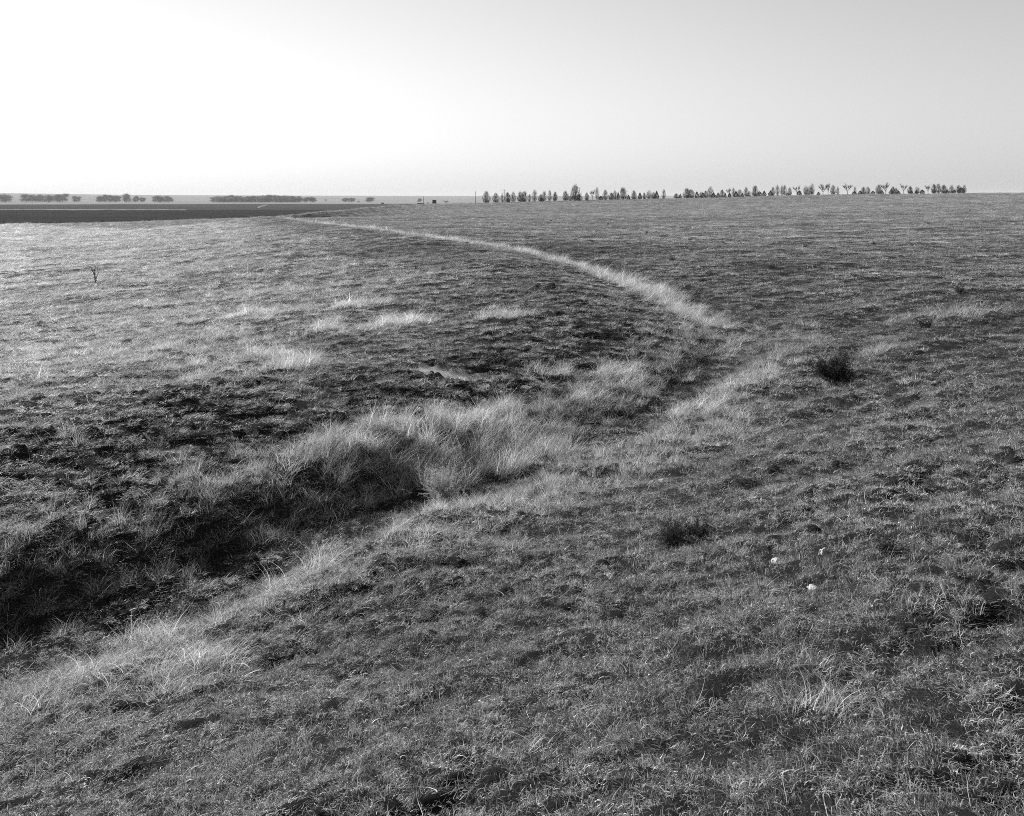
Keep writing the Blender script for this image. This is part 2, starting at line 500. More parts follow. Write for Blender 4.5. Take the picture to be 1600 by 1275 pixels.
SHORT = proto_collection('short_grass_tufts', [tuft('short_tuft_%d' % i, M_SHORT, 55, .045 + .008 * i, .025, .06 + .009 * i, .0036, .0, 1.15, .2, 2.2, 4, twist=2.4) for i in range(6)])
MED = proto_collection('medium_grass_tufts', [tuft('medium_tuft_%d' % i, M_TALL, 60, .10, .12, .30 + .03 * i, .0034, .05, .55, .2, 1.3, 4, lean=.35) for i in range(5)])
TALL = proto_collection('tall_grass_tufts', [tuft('tall_tuft_%d' % i, M_TALL, 85, .13, .30, .62 + .04 * i, .0036, .02, .4, .3, 1.1, 5, lean=.65) for i in range(5)])
STRAW = proto_collection('straw_stems', [tuft('straw_%d' % i, M_TALL, 5, .10, .12, .34, .0030, .2, 1.1, -.6, 1.6, 5, twist=2.5) for i in range(5)])

THATCH = proto_collection('thatch_mats', [tuft('thatch_%d' % i, M_SHORT, 45, .10, .03, .08, .0030, 1.0, 1.5, -.2, .35, 2, twist=1.5) for i in range(4)])

CLEAR = [(ground_at(690, 796)[:2], .42), (ground_at(872, 718)[:2], .26), (ground_at(1046, 855)[:2], .1)] + [(ground_at(a, b)[:2], .07) for a, b in ((1213, 880), (1287, 872), (1500, 861), (1272, 912), (1036, 758))]
def gn_group(coll):
    g = bpy.data.node_groups.new('scatter_' + coll.name, 'GeometryNodeTree')
    g.interface.new_socket('Geometry', in_out='INPUT', socket_type='NodeSocketGeometry')
    g.interface.new_socket('Geometry', in_out='OUTPUT', socket_type='NodeSocketGeometry')
    gi = g.nodes.new('NodeGroupInput'); go = g.nodes.new('NodeGroupOutput')
    ci = g.nodes.new('GeometryNodeCollectionInfo')
    ci.inputs['Collection'].default_value = coll
    ci.inputs['Separate Children'].default_value = True
    ci.inputs['Reset Children'].default_value = True
    ip = g.nodes.new('GeometryNodeInstanceOnPoints')
    ip.inputs['Pick Instance'].default_value = True
    def na(name, typ):
        n = g.nodes.new('GeometryNodeInputNamedAttribute'); n.data_type = typ
        n.inputs['Name'].default_value = name
        return n.outputs['Attribute']
    er = g.nodes.new('FunctionNodeEulerToRotation')
    g.links.new(na('rot', 'FLOAT_VECTOR'), er.inputs[0])
    g.links.new(gi.outputs[0], ip.inputs['Points'])
    g.links.new(ci.outputs[0], ip.inputs['Instance'])
    g.links.new(na('pick', 'INT'), ip.inputs['Instance Index'])
    g.links.new(er.outputs[0], ip.inputs['Rotation'])
    g.links.new(na('size', 'FLOAT_VECTOR'), ip.inputs['Scale'])
    g.links.new(ip.outputs[0], go.inputs[0])
    return g

def candidates(dens0, r0, power, rmin, rmax, half_az):
    """points with density dens0*(r0/r)^(2 power) beyond r0; scale factor (r/r0)^power"""
    edges = np.geomspace(rmin, rmax, 240)
    rc = np.sqrt(edges[1:] * edges[:-1])
    dens = dens0 * np.minimum(1, (r0 / rc) ** (2 * power))
    cnt = dens * half_az * (edges[1:] ** 2 - edges[:-1] ** 2)
    n = rng.poisson(cnt)
    lo = np.repeat(edges[:-1], n); hi = np.repeat(edges[1:], n)
    r = np.sqrt(lo ** 2 + rng.uniform(0, 1, len(lo)) * (hi ** 2 - lo ** 2))
    a = rng.uniform(-half_az, half_az, len(r))
    return np.sin(a) * r, np.cos(a) * r, r, np.maximum(1, (r / r0) ** power)

def on_prairie(x, y, d, px, Y):
    fe = field_edge(x, y)
    R = np.interp(px, R_PX, R_V)
    ok = np.where(px > 430, (Y < R + 25), (fe < 0.5))
    return ok

def scatter(name, label, cat, coll, nvar, dens0, r0, power, rmax, prob, tonef, sizef, tiltlean=0.0):
    x, y, r, S = candidates(dens0, r0, power, 1.2, rmax, math.radians(37.5))
    d, s = ditch(x, y)
    px, Y, _ = polar(x, y)
    tall, med, pale, bare = cover(x, y, d, s, r)
    p = prob(x, y, d, s, r, tall, med, bare)
    for c, w in CLEAR: p = p * (1 - .85 * (((x - c[0]) ** 2 + (y - c[1]) ** 2) < w * w))
    k = (rng.uniform(0, 1, len(x)) < p) & on_prairie(x, y, d, px, Y)
    x, y, d, s, r, S, tall, med, pale = [v[k] for v in (x, y, d, s, r, S, tall, med, pale)]
    z = terrain(x, y)
    n = len(x)
    h = sizef(x, y, d, s, r, tall, med) * rng.uniform(.7, 1.3, n)
    wide = S * rng.uniform(.8, 1.25, n)
    size = np.stack([wide, wide, h * S ** .3], 1)
    rot = np.stack([rng.normal(0, .1, n), rng.normal(tiltlean, .1, n), rng.uniform(0, 2 * np.pi, n) if not tiltlean else rng.normal(0, .9, n)], 1)
    me = bpy.data.meshes.new(name)
    me.vertices.add(n)
    me.vertices.foreach_set('co', np.stack([x, y, z], 1).astype(np.float32).ravel())
    attr(me, 'rot', rot.astype(np.float32), 'FLOAT_VECTOR')
    attr(me, 'size', size.astype(np.float32), 'FLOAT_VECTOR')
    attr(me, 'pick', rng.integers(0, nvar, n).astype(np.int32), 'INT')
    attr(me, 'tone', (tonef(x, y, d, s, r, tall, med, pale) * np.exp(rng.normal(0, .16, n))).clip(.02, .8).astype(np.float32))
    o = link(name, me)
    mod = o.modifiers.new('scatter', 'NODES'); mod.node_group = gn_group(coll)
    tag(o, label, cat, kind='stuff')
    print(name, n)
    return o

def p_short(x, y, d, s, r, tall, med, bare):
    near = 1 - sstep(60, 130, r)
    dim = dimple(d, s, x, y)
    pit = sstep(0.0, 0.4, noise(x / 0.36 + 31, y / 0.32, 16)) * dim
    pit2 = sstep(0.2, 0.5, noise(x / 0.7 + 3, y / 0.45, 17)) * (1 - dim)
    f1, f2 = tussock(x, y)
    cl = 1.75 - 3.1 * f1 + .22 * noise(x / 1.1, y / .9, 32)
    cl = cl * (1 - sstep(22, 45, r)) + sstep(22, 45, r) * (1.7 - 2.5 * f2)
    cl = np.where(r > 90, .75 + .5 * noise(x / 3, y / 2, 66), cl)
    p = np.clip(cl, .10 + .38 * (1 - sstep(6.5, 13, r)), 1) * (1 - near * .93 * pit) * (1 - near * .2 * pit2)
    bottom = np.exp(-((d + .3) / .55) ** 2) * (s < S_CAM + 18)
    return p * (1 - bare * .97) * (1 - .8 * bottom)

scatter('short_grass', 'short curly dry prairie grass carpeting the slope and ditch banks', 'grass', SHORT, 6, 300, 6.5, .74, 620, p_short,
        lambda x, y, d, s, r, t, m, p: .335 * np.exp(p * .8) * (1 + .12 * dimple(d, s, x, y)),  # trampled-bank tufts coloured lighter, as if sunlit, to offset the slope's shade
        lambda x, y, d, s, r, t, m: 1.05 + .5 * noise(x / 1.3, y / 1.1, 33) + .35 * noise(x / .25, y / .25, 37))
scatter('dead_thatch', 'flattened grey dead grass lying between the living tufts', 'grass', THATCH, 4, 330, 6.0, .9, 70,
        lambda x, y, d, s, r, t, m, b: .75 * (1 - b) + 0 * x,
        lambda x, y, d, s, r, t, m, p: .095 * np.exp(p * .5),
        lambda x, y, d, s, r, t, m: 1.0 + 0 * r)
scatter('bunch_grass', 'knee-high pale dry grass growing in patches and along the ditch', 'grass', MED, 5, 60, 11, .75, 420,
        lambda x, y, d, s, r, t, m, b: np.clip(m * 1.1, 0, 1) * (1 - b) * np.clip(.6 + .7 * noise(x / .7, y / .6, 34), .1, 1),
        lambda x, y, d, s, r, t, m, p: .34 * np.exp(p * .55),
        lambda x, y, d, s, r, t, m: (.7 + .4 * m) * (.6 + .4 * sstep(6, 14, r)))
scatter('tall_grass', 'tall pale windblown grass fringing the ditch bank', 'grass', TALL, 5, 38, 13, .7, 260,
        lambda x, y, d, s, r, t, m, b: np.clip(t * 1.2 - .15, 0, 1) * np.clip(.7 + .7 * noise(x / .8, y / .7, 35), .1, 1),
        lambda x, y, d, s, r, t, m, p: .40 * np.exp(p * .45),
        lambda x, y, d, s, r, t, m: (.58 + .4 * t) * (1 + .5 * noise(x / .9, y / .9, 38)) * (.6 + .4 * sstep(6, 13, r)), tiltlean=.25)
scatter('straw_stems', 'loose dry straw stems standing out of the short grass', 'grass', STRAW, 5, 22, 9, .8, 60,
        lambda x, y, d, s, r, t, m, b: np.clip(.22 + .9 * noise(x / 1.9, y / 1.5, 36) + .5 * m, .03, 1),
        lambda x, y, d, s, r, t, m, p: .46 * np.exp(p * .3),
        lambda x, y, d, s, r, t, m: .8 + .0 * r)

# ------------------------------------------------------------------ trees
def tube(V, Fc, p, q, r0, r1, sides=3):
    p = np.array(p); q = np.array(q); ax = q - p; L = np.linalg.norm(ax)
    if L < 1e-6: return
    ax /= L
    u = np.cross(ax, [0.31, 0.9, 0.2]); u /= np.linalg.norm(u); w = np.cross(ax, u)
    b = len(V)
    for k in range(sides):
        a = 2 * math.pi * k / sides; e = u * math.cos(a) + w * math.sin(a)
        V.append(p + e * r0)
    for k in range(sides):
        a = 2 * math.pi * k / sides; e = u * math.cos(a) + w * math.sin(a)
        V.append(q + e * r1)
    for k in range(sides):
        k2 = (k + 1) % sides
        Fc.append((b + k, b + k2, b + sides + k2, b + sides + k))

def round_tree(seed):
    rd = random.Random(seed)
    tv, tf, cv, cf = [], [], [], []
    tube(tv, tf, (0, 0, -.05), (0, 0, .35), .035, .025, 6)
    lobes = [(rd.uniform(-.26, .26), rd.uniform(-.26, .26), rd.uniform(.34, .72), rd.uniform(.2, .3)) for _ in range(6)] + [(-.22, 0, .2, .24), (.22, .1, .2, .24), (0, -.15, .22, .26)]
    for (lx, ly, lz, lr) in lobes:
        tube(tv, tf, (0, 0, .25), (lx, ly, lz), .018, .006, 4)
        for _ in range(110):
            v = np.array([rd.gauss(0, 1), rd.gauss(0, 1), rd.gauss(0, 1)]); v /= np.linalg.norm(v)
            v[2] = abs(v[2]) if rd.random() < .6 else v[2]
            q = np.array([lx, ly, lz]) + v * lr * rd.uniform(.5, 1.0)
            q[2] = max(q[2], .015)
            p = np.array([lx, ly, lz]) + v * lr * rd.uniform(0, .3)
            tube(cv, cf, p, q, .008, .004)
            for _ in range(2):
                e = v + np.array([rd.gauss(0, .6), rd.gauss(0, .6), rd.gauss(.2, .5)])
                m = p + (q - p) * rd.uniform(.4, 1)
                tube(cv, cf, m, m + e * lr * rd.uniform(.15, .4), .006, .003)
    cv = np.array(cv); h = np.percentile(cv[:, 2], 99); w = np.percentile(cv[:, 0], 97) - np.percentile(cv[:, 0], 3)
    tv = np.array(tv)
    for V in (cv, tv): V[:, :2] /= w; V[:, 2] /= h
    a = mesh_np('cottonwood_trunk', tv, np.array(tf)); a.materials.append(M_BARK)
    b = mesh_np('cottonwood_crown', cv, np.array(cf)); b.materials.append(M_PALETWIG)
    return a, b

def brush_tree(seed, n, slim, nst):
    """upright leafless tree: stems from the ground and a feathery crown of rising twigs, densest low down"""
    rd = random.Random(seed)
    tv, tf, cv, cf = [], [], [], []
    tube(tv, tf, (0, 0, -.07), (0, 0, .01), .16, .13, 8)
    lean = rd.uniform(-.08, .08)
    tops = []
    for _ in range(nst):
        a = rd.uniform(0, 6.283); r = rd.uniform(.05, .42); zt = rd.uniform(.6, .95) * (1 - r * .5)
        p = np.array([math.cos(a) * .06, math.sin(a) * .06, -.03]); q = np.array([math.cos(a) * r * .5, math.sin(a) * r * .5, zt * .5]); t = np.array([math.cos(a) * r + lean, math.sin(a) * r, zt])
        tube(tv, tf, p, q, .016, .011, 4); tube(tv, tf, q, t, .011, .004, 4); tops.append(t)
    for _ in range(n):
        z0 = rd.random() ** slim * .82 + .02
        prof = .5 * (.45 + .6 * math.sin(math.pi * min(1, z0 / .95 + .08))) * (1 - z0 ** 3.5)
        a = rd.uniform(0, 6.283); r = prof * math.sqrt(rd.random())
        if rd.random() < .35 and z0 > .35:
            t = rd.choice(tops); c = t * rd.uniform(.6, 1.0); p = c + np.array([rd.gauss(0, .04), rd.gauss(0, .04), 0])
        else: p = np.array([math.cos(a) * r + lean * z0, math.sin(a) * r, z0])
        d = np.array([p[0] * .7 + rd.gauss(0, .3), p[1] * .7 + rd.gauss(0, .3), 1.0]); d /= np.linalg.norm(d)
        l = rd.uniform(.08, .2)
        q = p + d * l
        tube(cv, cf, p, q, .0062, .003)
        for _ in range(2):
            e = d + np.array([rd.gauss(0, .45), rd.gauss(0, .45), .1]); m = p + d * l * rd.uniform(.3, 1)
            tube(cv, cf, m, m + e * l * rd.uniform(.35, .7), .0045, .0022)
    cv = np.array(cv); tv = np.array(tv); h = np.percentile(cv[:, 2], 99.6); w = np.percentile(cv[:, 0], 97) - np.percentile(cv[:, 0], 3)
    for V in (cv, tv): V[:, :2] /= w; V[:, 2] /= h
    a = mesh_np('brush_trunk', tv, np.array(tf)); a.materials.append(M_BARK)
    b = mesh_np('brush_crown', cv, np.array(cf)); b.materials.append(M_TWIG)
    return a, b

def vase_tree(seed):
    """clear trunk, a few rising limbs and a thin open crown"""
    rd = random.Random(seed)
    tv, tf, cv, cf = [], [], [], []
    tube(tv, tf, (0, 0, -.05), (.01, 0, .3), .03, .02, 6)
    for k in range(7):
        a = k * .9 + rd.uniform(-.3, .3); r = rd.uniform(.12, .42); z = rd.uniform(.68, .92) - r * .35
        p = np.array([.01, 0, rd.uniform(.2, .3)]); m = np.array([math.cos(a) * r * .55, math.sin(a) * r * .55, .3 + (z - .3) * .5]); t = np.array([math.cos(a) * r, math.sin(a) * r, z])
        tube(tv, tf, p, m, .012, .008, 4); tube(tv, tf, m, t, .008, .004, 4)
        for _ in range(26):
            u = rd.random(); b = (m + (t - m) * u * 1.0) if rd.random() < .8 else p + (m - p) * rd.uniform(.5, 1)
            d = np.array([math.cos(a) * .5 + rd.gauss(0, .5), math.sin(a) * .5 + rd.gauss(0, .5), 1.0]); d /= np.linalg.norm(d)
            l = rd.uniform(.08, .2); q = b + d * l
            tube(cv, cf, b, q, .005, .003)
            for _ in range(3):
                e = d + np.array([rd.gauss(0, .5), rd.gauss(0, .5), .1]); n = b + d * l * rd.uniform(.3, 1)
                tube(cv, cf, n, n + e * l * rd.uniform(.3, .6), .0035, .002)
    cv = np.array(cv); tv = np.array(tv); h = np.percentile(cv[:, 2], 99.6); w = np.percentile(cv[:, 0], 97) - np.percentile(cv[:, 0], 3)
    for V in (cv, tv): V[:, :2] /= w; V[:, 2] /= h
    a = mesh_np('vase_trunk', tv, np.array(tf)); a.materials.append(M_BARK)
    b = mesh_np('vase_crown', cv, np.array(cf)); b.materials.append(M_TWIG)
    return a, b

def cedar_tree(seed, dome):
    rd = np.random.default_rng(seed)
    V, Fc = [], []
    tube(V, Fc, (0, 0, -.05), (0, 0, .6), .035, .015, 5)
    t = mesh_np('cedar_trunk', np.array(V), np.array(Fc)); t.materials.append(M_BARK)
    n = 1500
    zz = rd.uniform(.02, 1, n)
    prof = np.where(zz < .25, .75 + zz, 1.0) * (1 - ((zz - .25).clip(0) / .75) ** (2.2 if dome else 1.35))
    a = rd.uniform(0, 6.283, n)
    lump = 1 + .22 * np.sin(a * 3 + seed) * np.sin(zz * 9 + seed) + rd.normal(0, .08, n)
    rr = .5 * prof * lump * rd.uniform(.55, 1.0, n) ** .5
    c = np.stack([np.cos(a) * rr, np.sin(a) * rr, zz], 1)
    e1 = rd.normal(0, 1, (n, 3)); e1 /= np.linalg.norm(e1, axis=1)[:, None]
    e2 = np.cross(e1, rd.normal(0, 1, (n, 3))); e2 /= np.linalg.norm(e2, axis=1)[:, None]
    sz = rd.uniform(.025, .06, n)[:, None]
    VV = np.stack([c - e1 * sz, c + e2 * sz * .7, c + e1 * sz, c - e2 * sz * .7], 1).reshape(-1, 3)
    cr = mesh_np('cedar_crown', VV, np.arange(n * 4).reshape(-1, 4)); cr.materials.append(M_CEDAR)
    return t, cr

KINDS = {
    'bare': [brush_tree(11 + i, 420 + 60 * i, 1.5, 7) for i in range(6)],
    'poplar': [brush_tree(31 + i, 380, 1.2, 5) for i in range(4)],
    'vase': [vase_tree(51 + i) for i in range(4)],
    'round': [round_tree(91 + i) for i in range(4)],
    'cedar': [cedar_tree(71 + i, i == 1) for i in range(3)],
}
TNAME = {'bare': 'leafless_tree', 'poplar': 'leafless_poplar', 'vase': 'leafless_shade_tree', 'round': 'cottonwood_tree', 'cedar': 'cedar_tree'}
GROUP_ROW = 'trees of the windbreak on the hill'
def place_tree(kind, x, y, h, w, var, label, group, sink=0.0):
    tm, cm = KINDS[kind][var % len(KINDS[kind])]
    z = float(terrain(x, y)[0])
    e = bpy.data.objects.new(TNAME[kind], None); e.empty_display_size = .5
    col.objects.link(e)
    e.location = (x, y, z - sink); e.rotation_euler = (0, 0, random.uniform(0, 6.28)); e.scale = (w, w, h)
    tag(e, label, 'tree', group)
    link('trunk', tm, None, e); link('crown', cm, None, e)
    return e

ROW = [  # (column in the photograph, height px, width px, kind)
    (775, 15, 10, 'bare'), (785, 14, 5, 'poplar'), (793, 15, 8, 'bare'), (794, 7, 6, 'cedar'), (802, 16, 8, 'poplar'), (813, 16, 9, 'bare'),
    (819, 16, 8, 'bare'), (827, 13, 5, 'poplar'), (835, 18, 8, 'poplar'), (845, 12, 8, 'bare'), (850, 16, 7, 'poplar'), (846, 6, 7, 'cedar'), (859, 17, 6, 'poplar'),
    (867, 14, 7, 'bare'), (884, 15, 9, 'bare'), (891, 8, 7, 'bare'), (905, 10, 9, 'bare'), (917, 12, 6, 'bare'), (926, 17, 8, 'vase'), (933, 19, 6, 'poplar'),
    (938.5, 6, 8, 'cedar'), (946, 15, 8, 'bare'), (955, 11, 8, 'bare'), (961, 14, 8, 'bare'), (966, 11, 5, 'cedar'), (974, 18, 10, 'bare'), (982, 7, 6, 'cedar'),
    (991, 14, 8, 'bare'), (1000, 10, 7, 'cedar'), (1007, 10, 5, 'bare'), (1014, 13, 8, 'bare'), (1021, 11, 8, 'bare'), (1026, 12, 8, 'cedar'), (1037, 15, 6, 'poplar'),
    (1057, 8, 8, 'bare'), (1063, 7, 5, 'cedar'), (1073, 15, 11, 'bare'), (1080, 13, 10, 'bare'), (1089, 10, 7, 'cedar'), (1095, 10, 6, 'bare'), (1098, 8, 6, 'cedar'),
    (1103, 11, 7, 'bare'), (1110, 17, 9, 'bare'), (1115, 8, 8, 'cedar'), (1122, 8, 6, 'cedar'), (1128, 12, 7, 'bare'), (1133, 7, 5, 'cedar'), (1139, 14, 8, 'vase'),
    (1140, 7, 6, 'cedar'), (1146, 14, 6, 'poplar'), (1150, 9, 8, 'cedar'), (1156, 12, 8, 'bare'), (1160, 6, 5, 'cedar'), (1166, 14, 7, 'bare'), (1171, 8, 6, 'bare'),
    (1180, 17, 9, 'bare'), (1187, 7, 7, 'cedar'), (1194, 8, 7, 'cedar'), (1204, 8, 8, 'cedar'), (1208, 13, 6, 'bare'), (1215, 16, 6, 'poplar'), (1222, 15, 6, 'poplar'),
    (1226, 16, 6, 'poplar'), (1230, 4, 5, 'cedar'), (1234, 12, 6, 'bare'), (1245, 15, 10, 'vase'), (1249, 7, 8, 'cedar'), (1259, 14, 7, 'bare'), (1264, 13, 8, 'bare'),
    (1269, 17, 7, 'bare'), (1279, 5, 6, 'cedar'), (1286, 17, 12, 'vase'), (1294, 18, 9, 'vase'), (1302, 14, 8, 'bare'), (1309, 13, 4, 'poplar'), (1335, 5, 8, 'cedar'),
    (1336, 12, 4, 'poplar'), (1344, 6, 7, 'cedar'), (1349, 12, 7, 'bare'), (1356, 12, 7, 'bare'), (1364, 5, 7, 'cedar'), (1373, 14, 9, 'bare'), (1378, 6, 6, 'cedar'),
    (1384, 18, 11, 'vase'), (1392.5, 7, 7, 'cedar'), (1395, 11, 6, 'bare'), (1400, 9, 6, 'bare'), (1404, 5, 6, 'cedar'), (1412, 15, 9, 'vase'), (1422, 11, 7, 'bare'),
    (1424, 5, 6, 'cedar'), (1433, 11, 7, 'bare'), (1432, 5, 6, 'cedar'), (1450, 13, 7, 'vase'), (1459, 14, 7, 'bare'), (1466, 14, 7, 'bare'), (1475, 13, 9, 'bare'),
    (1480, 5, 7, 'cedar'), (1487, 13, 7, 'bare'), (1491, 5, 6, 'cedar'), (1498, 12, 8, 'bare'), (1502, 8, 10, 'cedar'), (1507, 13, 6, 'poplar')]
def on_ridge(px, depth_off=0):
    Y = float(np.interp(px, R_PX, R_V)) + depth_off
    return (px - 800) / 1250 * Y, Y
M_PX = 560 / 1250.0
NB = {'bare': 'a bushy tree', 'poplar': 'a narrow tree', 'vase': 'a spreading tree', 'cedar': 'an evergreen'}
KD = {'bare': 'bushy leafless windbreak tree', 'poplar': 'narrow leafless windbreak tree', 'vase': 'spreading leafless windbreak tree', 'cedar': 'black windbreak evergreen'}
ALLROW = sorted(ROW + [(760, 18, 11, 'bare'), (899, 25, 15, 'bare'), (1324, 17, 13, 'vase'), (1441, 6, 8, 'cedar')])
def row_label(t):
    i = ALLROW.index(t); px, h, w, k = t
    near = [ALLROW[j] for j in (i - 1, i + 1) if 0 <= j < len(ALLROW) and abs(ALLROW[j][0] - px) < 13]
    size = ('tall ' if h >= 16 else 'low ' if h <= 11 else 'middling ') if k != 'cedar' else ('tiny ' if h <= 5 else 'tall ' if h >= 9 else 'small ')
    if len(near) == 2:
        a, b = sorted(near, key=lambda n: NB[n[3]])
        who = 'between two ' + {'bare': 'bushy trees', 'poplar': 'narrow trees', 'vase': 'spreading trees', 'cedar': 'evergreens'}[a[3]] if a[3] == b[3] else 'between %s and %s' % (NB[a[3]], NB[b[3]])
    elif len(near) == 1: who = 'beside a gap next to ' + NB[near[0][3]]
    else: who = 'standing apart from the others'
    return size + KD[k] + ' ' + who + ' on the hill'
for i, t in enumerate(ROW):
    px, h, w, k = t
    x, y = on_ridge(px, random.uniform(-2, 9) + (-5 if k == 'cedar' else 0))
    place_tree(k, x, y, h * M_PX * 1.08, w * M_PX * .95, i * 7 + int(px), row_label(t), GROUP_ROW)
for px, h, w, k, v, lab in (
        (760, 18, 11, 'bare', 1, 'dark bushy leafless tree ending the windbreak beside the open plain'),
        (899, 25, 15, 'bare', 2, 'tallest leafless tree of the windbreak, leaning above its neighbours'),
        (1324, 17, 13, 'vase', 0, 'lone spreading bare tree with clear trunk in a gap of the windbreak'),
        (1441, 6, 8, 'cedar', 1, 'round-topped black evergreen standing alone in a gap of the windbreak')):
    x, y = on_ridge(px, 2)
    place_tree(k, x, y, h * M_PX * 1.05, w * M_PX * .95, v, lab, GROUP_ROW)

# far cottonwoods across the fields
FARL = 'hazy leafless cottonwood across the ploughed fields'
def far_tree(px, h, w, Y, lab, grp, k='round', v=0):
    x = (px - 800) / 1250 * Y
    m = Y / 1250
    place_tree(k, x, Y, h * m * 1.08, w * m * 1.15, v, lab, grp)
i = 0
for px, h, w in ((-25, 11, 14), (8, 11, 14), (41, 11.5, 13), (55, 10, 12), (66, 10, 12), (76, 10, 11), (90, 11, 11), (98, 12, 11), (119, 8.5, 9), (156, 9, 8), (163, 11, 9), (173, 10, 10),
                 (182, 9, 9), (198, 12, 10), (212, 9, 7), (222, 7, 7), (243, 9, 8), (250, 9, 9), (258, 9, 9), (265, 8.5, 8)):
    far_tree(px, h, w, 2700 + (i * 37 % 150), FARL + ' in the broken row below the far ridge', 'cottonwoods in the broken row', 'round', i); i += 1
for px, h in ((335, 8), (342, 8.5), (349, 8), (356, 8.5), (363, 10), (370, 9), (377, 8.5), (384, 8.5), (391, 8.5), (397, 9), (404, 9), (410, 9.5), (416, 10.5), (423, 10), (430, 10),
              (437, 9.5), (444, 9.5), (451, 9), (457, 9), (463, 8.5)):
    far_tree(px, h, 10, 2750 + (i * 29 % 100), FARL + ' in the close-set grove', 'cottonwoods of the close-set grove', 'round', i); i += 1
    far_tree(px + 3, h * .8, 10, 2720 + (i * 23 % 100), FARL + ' in the close-set grove', 'cottonwoods of the close-set grove', 'round', i + 1)
for px, h, w, Y, lab in ((477, 7, 8, 2800, 'smaller of two hazy trees just past the end of the grove'), (488, 7.5, 10, 2800, 'broader of two hazy trees just past the end of the grove'),
                         (509, 5, 4, 2900, 'small faint lone tree on the hazy far plain'), (540, 6, 8, 2900, 'hazy bare tree beside the far white farmhouse'),
                         (549, 6, 8, 2930, 'hazy bare tree behind the far white farmhouse'), (577, 7, 9, 2850, 'rounded hazy tree standing alone past the far farmhouse'),
                         (655, 5.5, 6, 2850, 'faint hazy tree behind the slender utility pole'), (697, 5, 7, 1300, 'small forked bare tree between the dark shed and the windbreak')):
    far_tree(px, h, w, Y, lab, 'lone trees on the far plain', 'vase' if px in (509, 697) else 'round', i); i += 1

# ------------------------------------------------------------------ weeds, shrubs, stones
def shrub_mesh(name, seed, nst, hmin, hmax, spread, thick, leaf, mat, levels=2):
    rd = np.random.default_rng(seed)
    V, Fc = [], []
    def stem(p, dv, L, th, lev):
        q = p
        for k in range(3):
            dv = dv + rd.normal(0, .16, 3); dv[2] += .06; dv /= np.linalg.norm(dv)
            q2 = q + dv * L / 3
            tube(V, Fc, q, q2, th * (1 - .25 * k), th * (1 - .25 * (k + 1)), 3)
            if leaf:
                for _ in range(2):
                    c = q + (q2 - q) * rd.uniform(0, 1); e = rd.normal(0, 1, 3); e /= np.linalg.norm(e); f = np.cross(e, rd.normal(0, 1, 3)); f /= np.linalg.norm(f)
                    b = len(V); V.extend([c, c + e * leaf + f * leaf * .3, c + e * leaf * 1.9, c + e * leaf - f * leaf * .3]); Fc.append((b, b + 1, b + 2, b + 3))
            q = q2
            if lev < levels:
                for _ in range(2):
                    d2 = dv + rd.normal(0, .55, 3); d2[2] += .15; d2 /= np.linalg.norm(d2)
                    stem(q, d2, L * rd.uniform(.35, .65), th * .6, lev + 1)
    for _ in range(nst):
        a = rd.uniform(0, 6.28); tl = rd.uniform(.05, spread)
        dv = np.array([math.cos(a) * math.sin(tl), math.sin(a) * math.sin(tl), math.cos(tl)])
        stem(np.array([math.cos(a) * .03, math.sin(a) * .03, -.03]), dv, rd.uniform(hmin, hmax), thick, 0)
    me = mesh_np(name, np.array(V), np.array(Fc)); me.materials.append(mat)
    return me

def put(name, me, px, py, label, cat, group=None, scale=1.0, sink=.01):
    x, y, z = ground_at(px, py)
    o = link(name, me, None, None, (x, y, z - sink))
    o.scale = (scale,) * 3; o.rotation_euler = (0, 0, random.uniform(0, 6.28))
    return tag(o, label, cat, group)

put('sagebrush', shrub_mesh('sagebrush', 1, 26, .22, .36, .95, .0045, .012, M_WEED), 1046, 855, 'dark bushy sage on the near slope below the pale stones', 'shrub', None, .55)
put('rabbitbrush', shrub_mesh('rabbitbrush', 2, 34, .32, .55, 1.0, .007, .02, M_WEED), 1303, 606, 'wide dark shrub on the slope beyond the ditch bend beside a pale tuft', 'shrub')
put('tumbleweed', shrub_mesh('tumbleweed', 3, 34, .2, .3, 1.2, .0042, .007, M_PALEWEED), 690, 796, 'pale twiggy tumbleweed lodged in the shaded ditch bottom', 'weed', None, 1.4, -.04)
put('dry_weed', shrub_mesh('dry_weed', 4, 18, .22, .36, 1.1, .004, .008, M_PALEWEED), 872, 718, 'pale wiry dry weed at the end of the tall ditch grass', 'weed')
put('thistle', shrub_mesh('thistle', 5, 5, .8, 1.1, .6, .016, .05, M_WEED, 1), 150, 447, 'open branching dark weed standing in the pale grass flat', 'weed')
put('mullein_stalk', shrub_mesh('mullein_stalk', 6, 3, .30, .42, .12, .045, .05, M_WEED, 0), 650, 424, 'short upright dark stalk standing alone in the low pasture', 'weed')
sm = [shrub_mesh('small_sagebrush', 20 + k, 16, .16, .3, 1.1, .006, .025, M_WEED, 1) for k in range(3)]
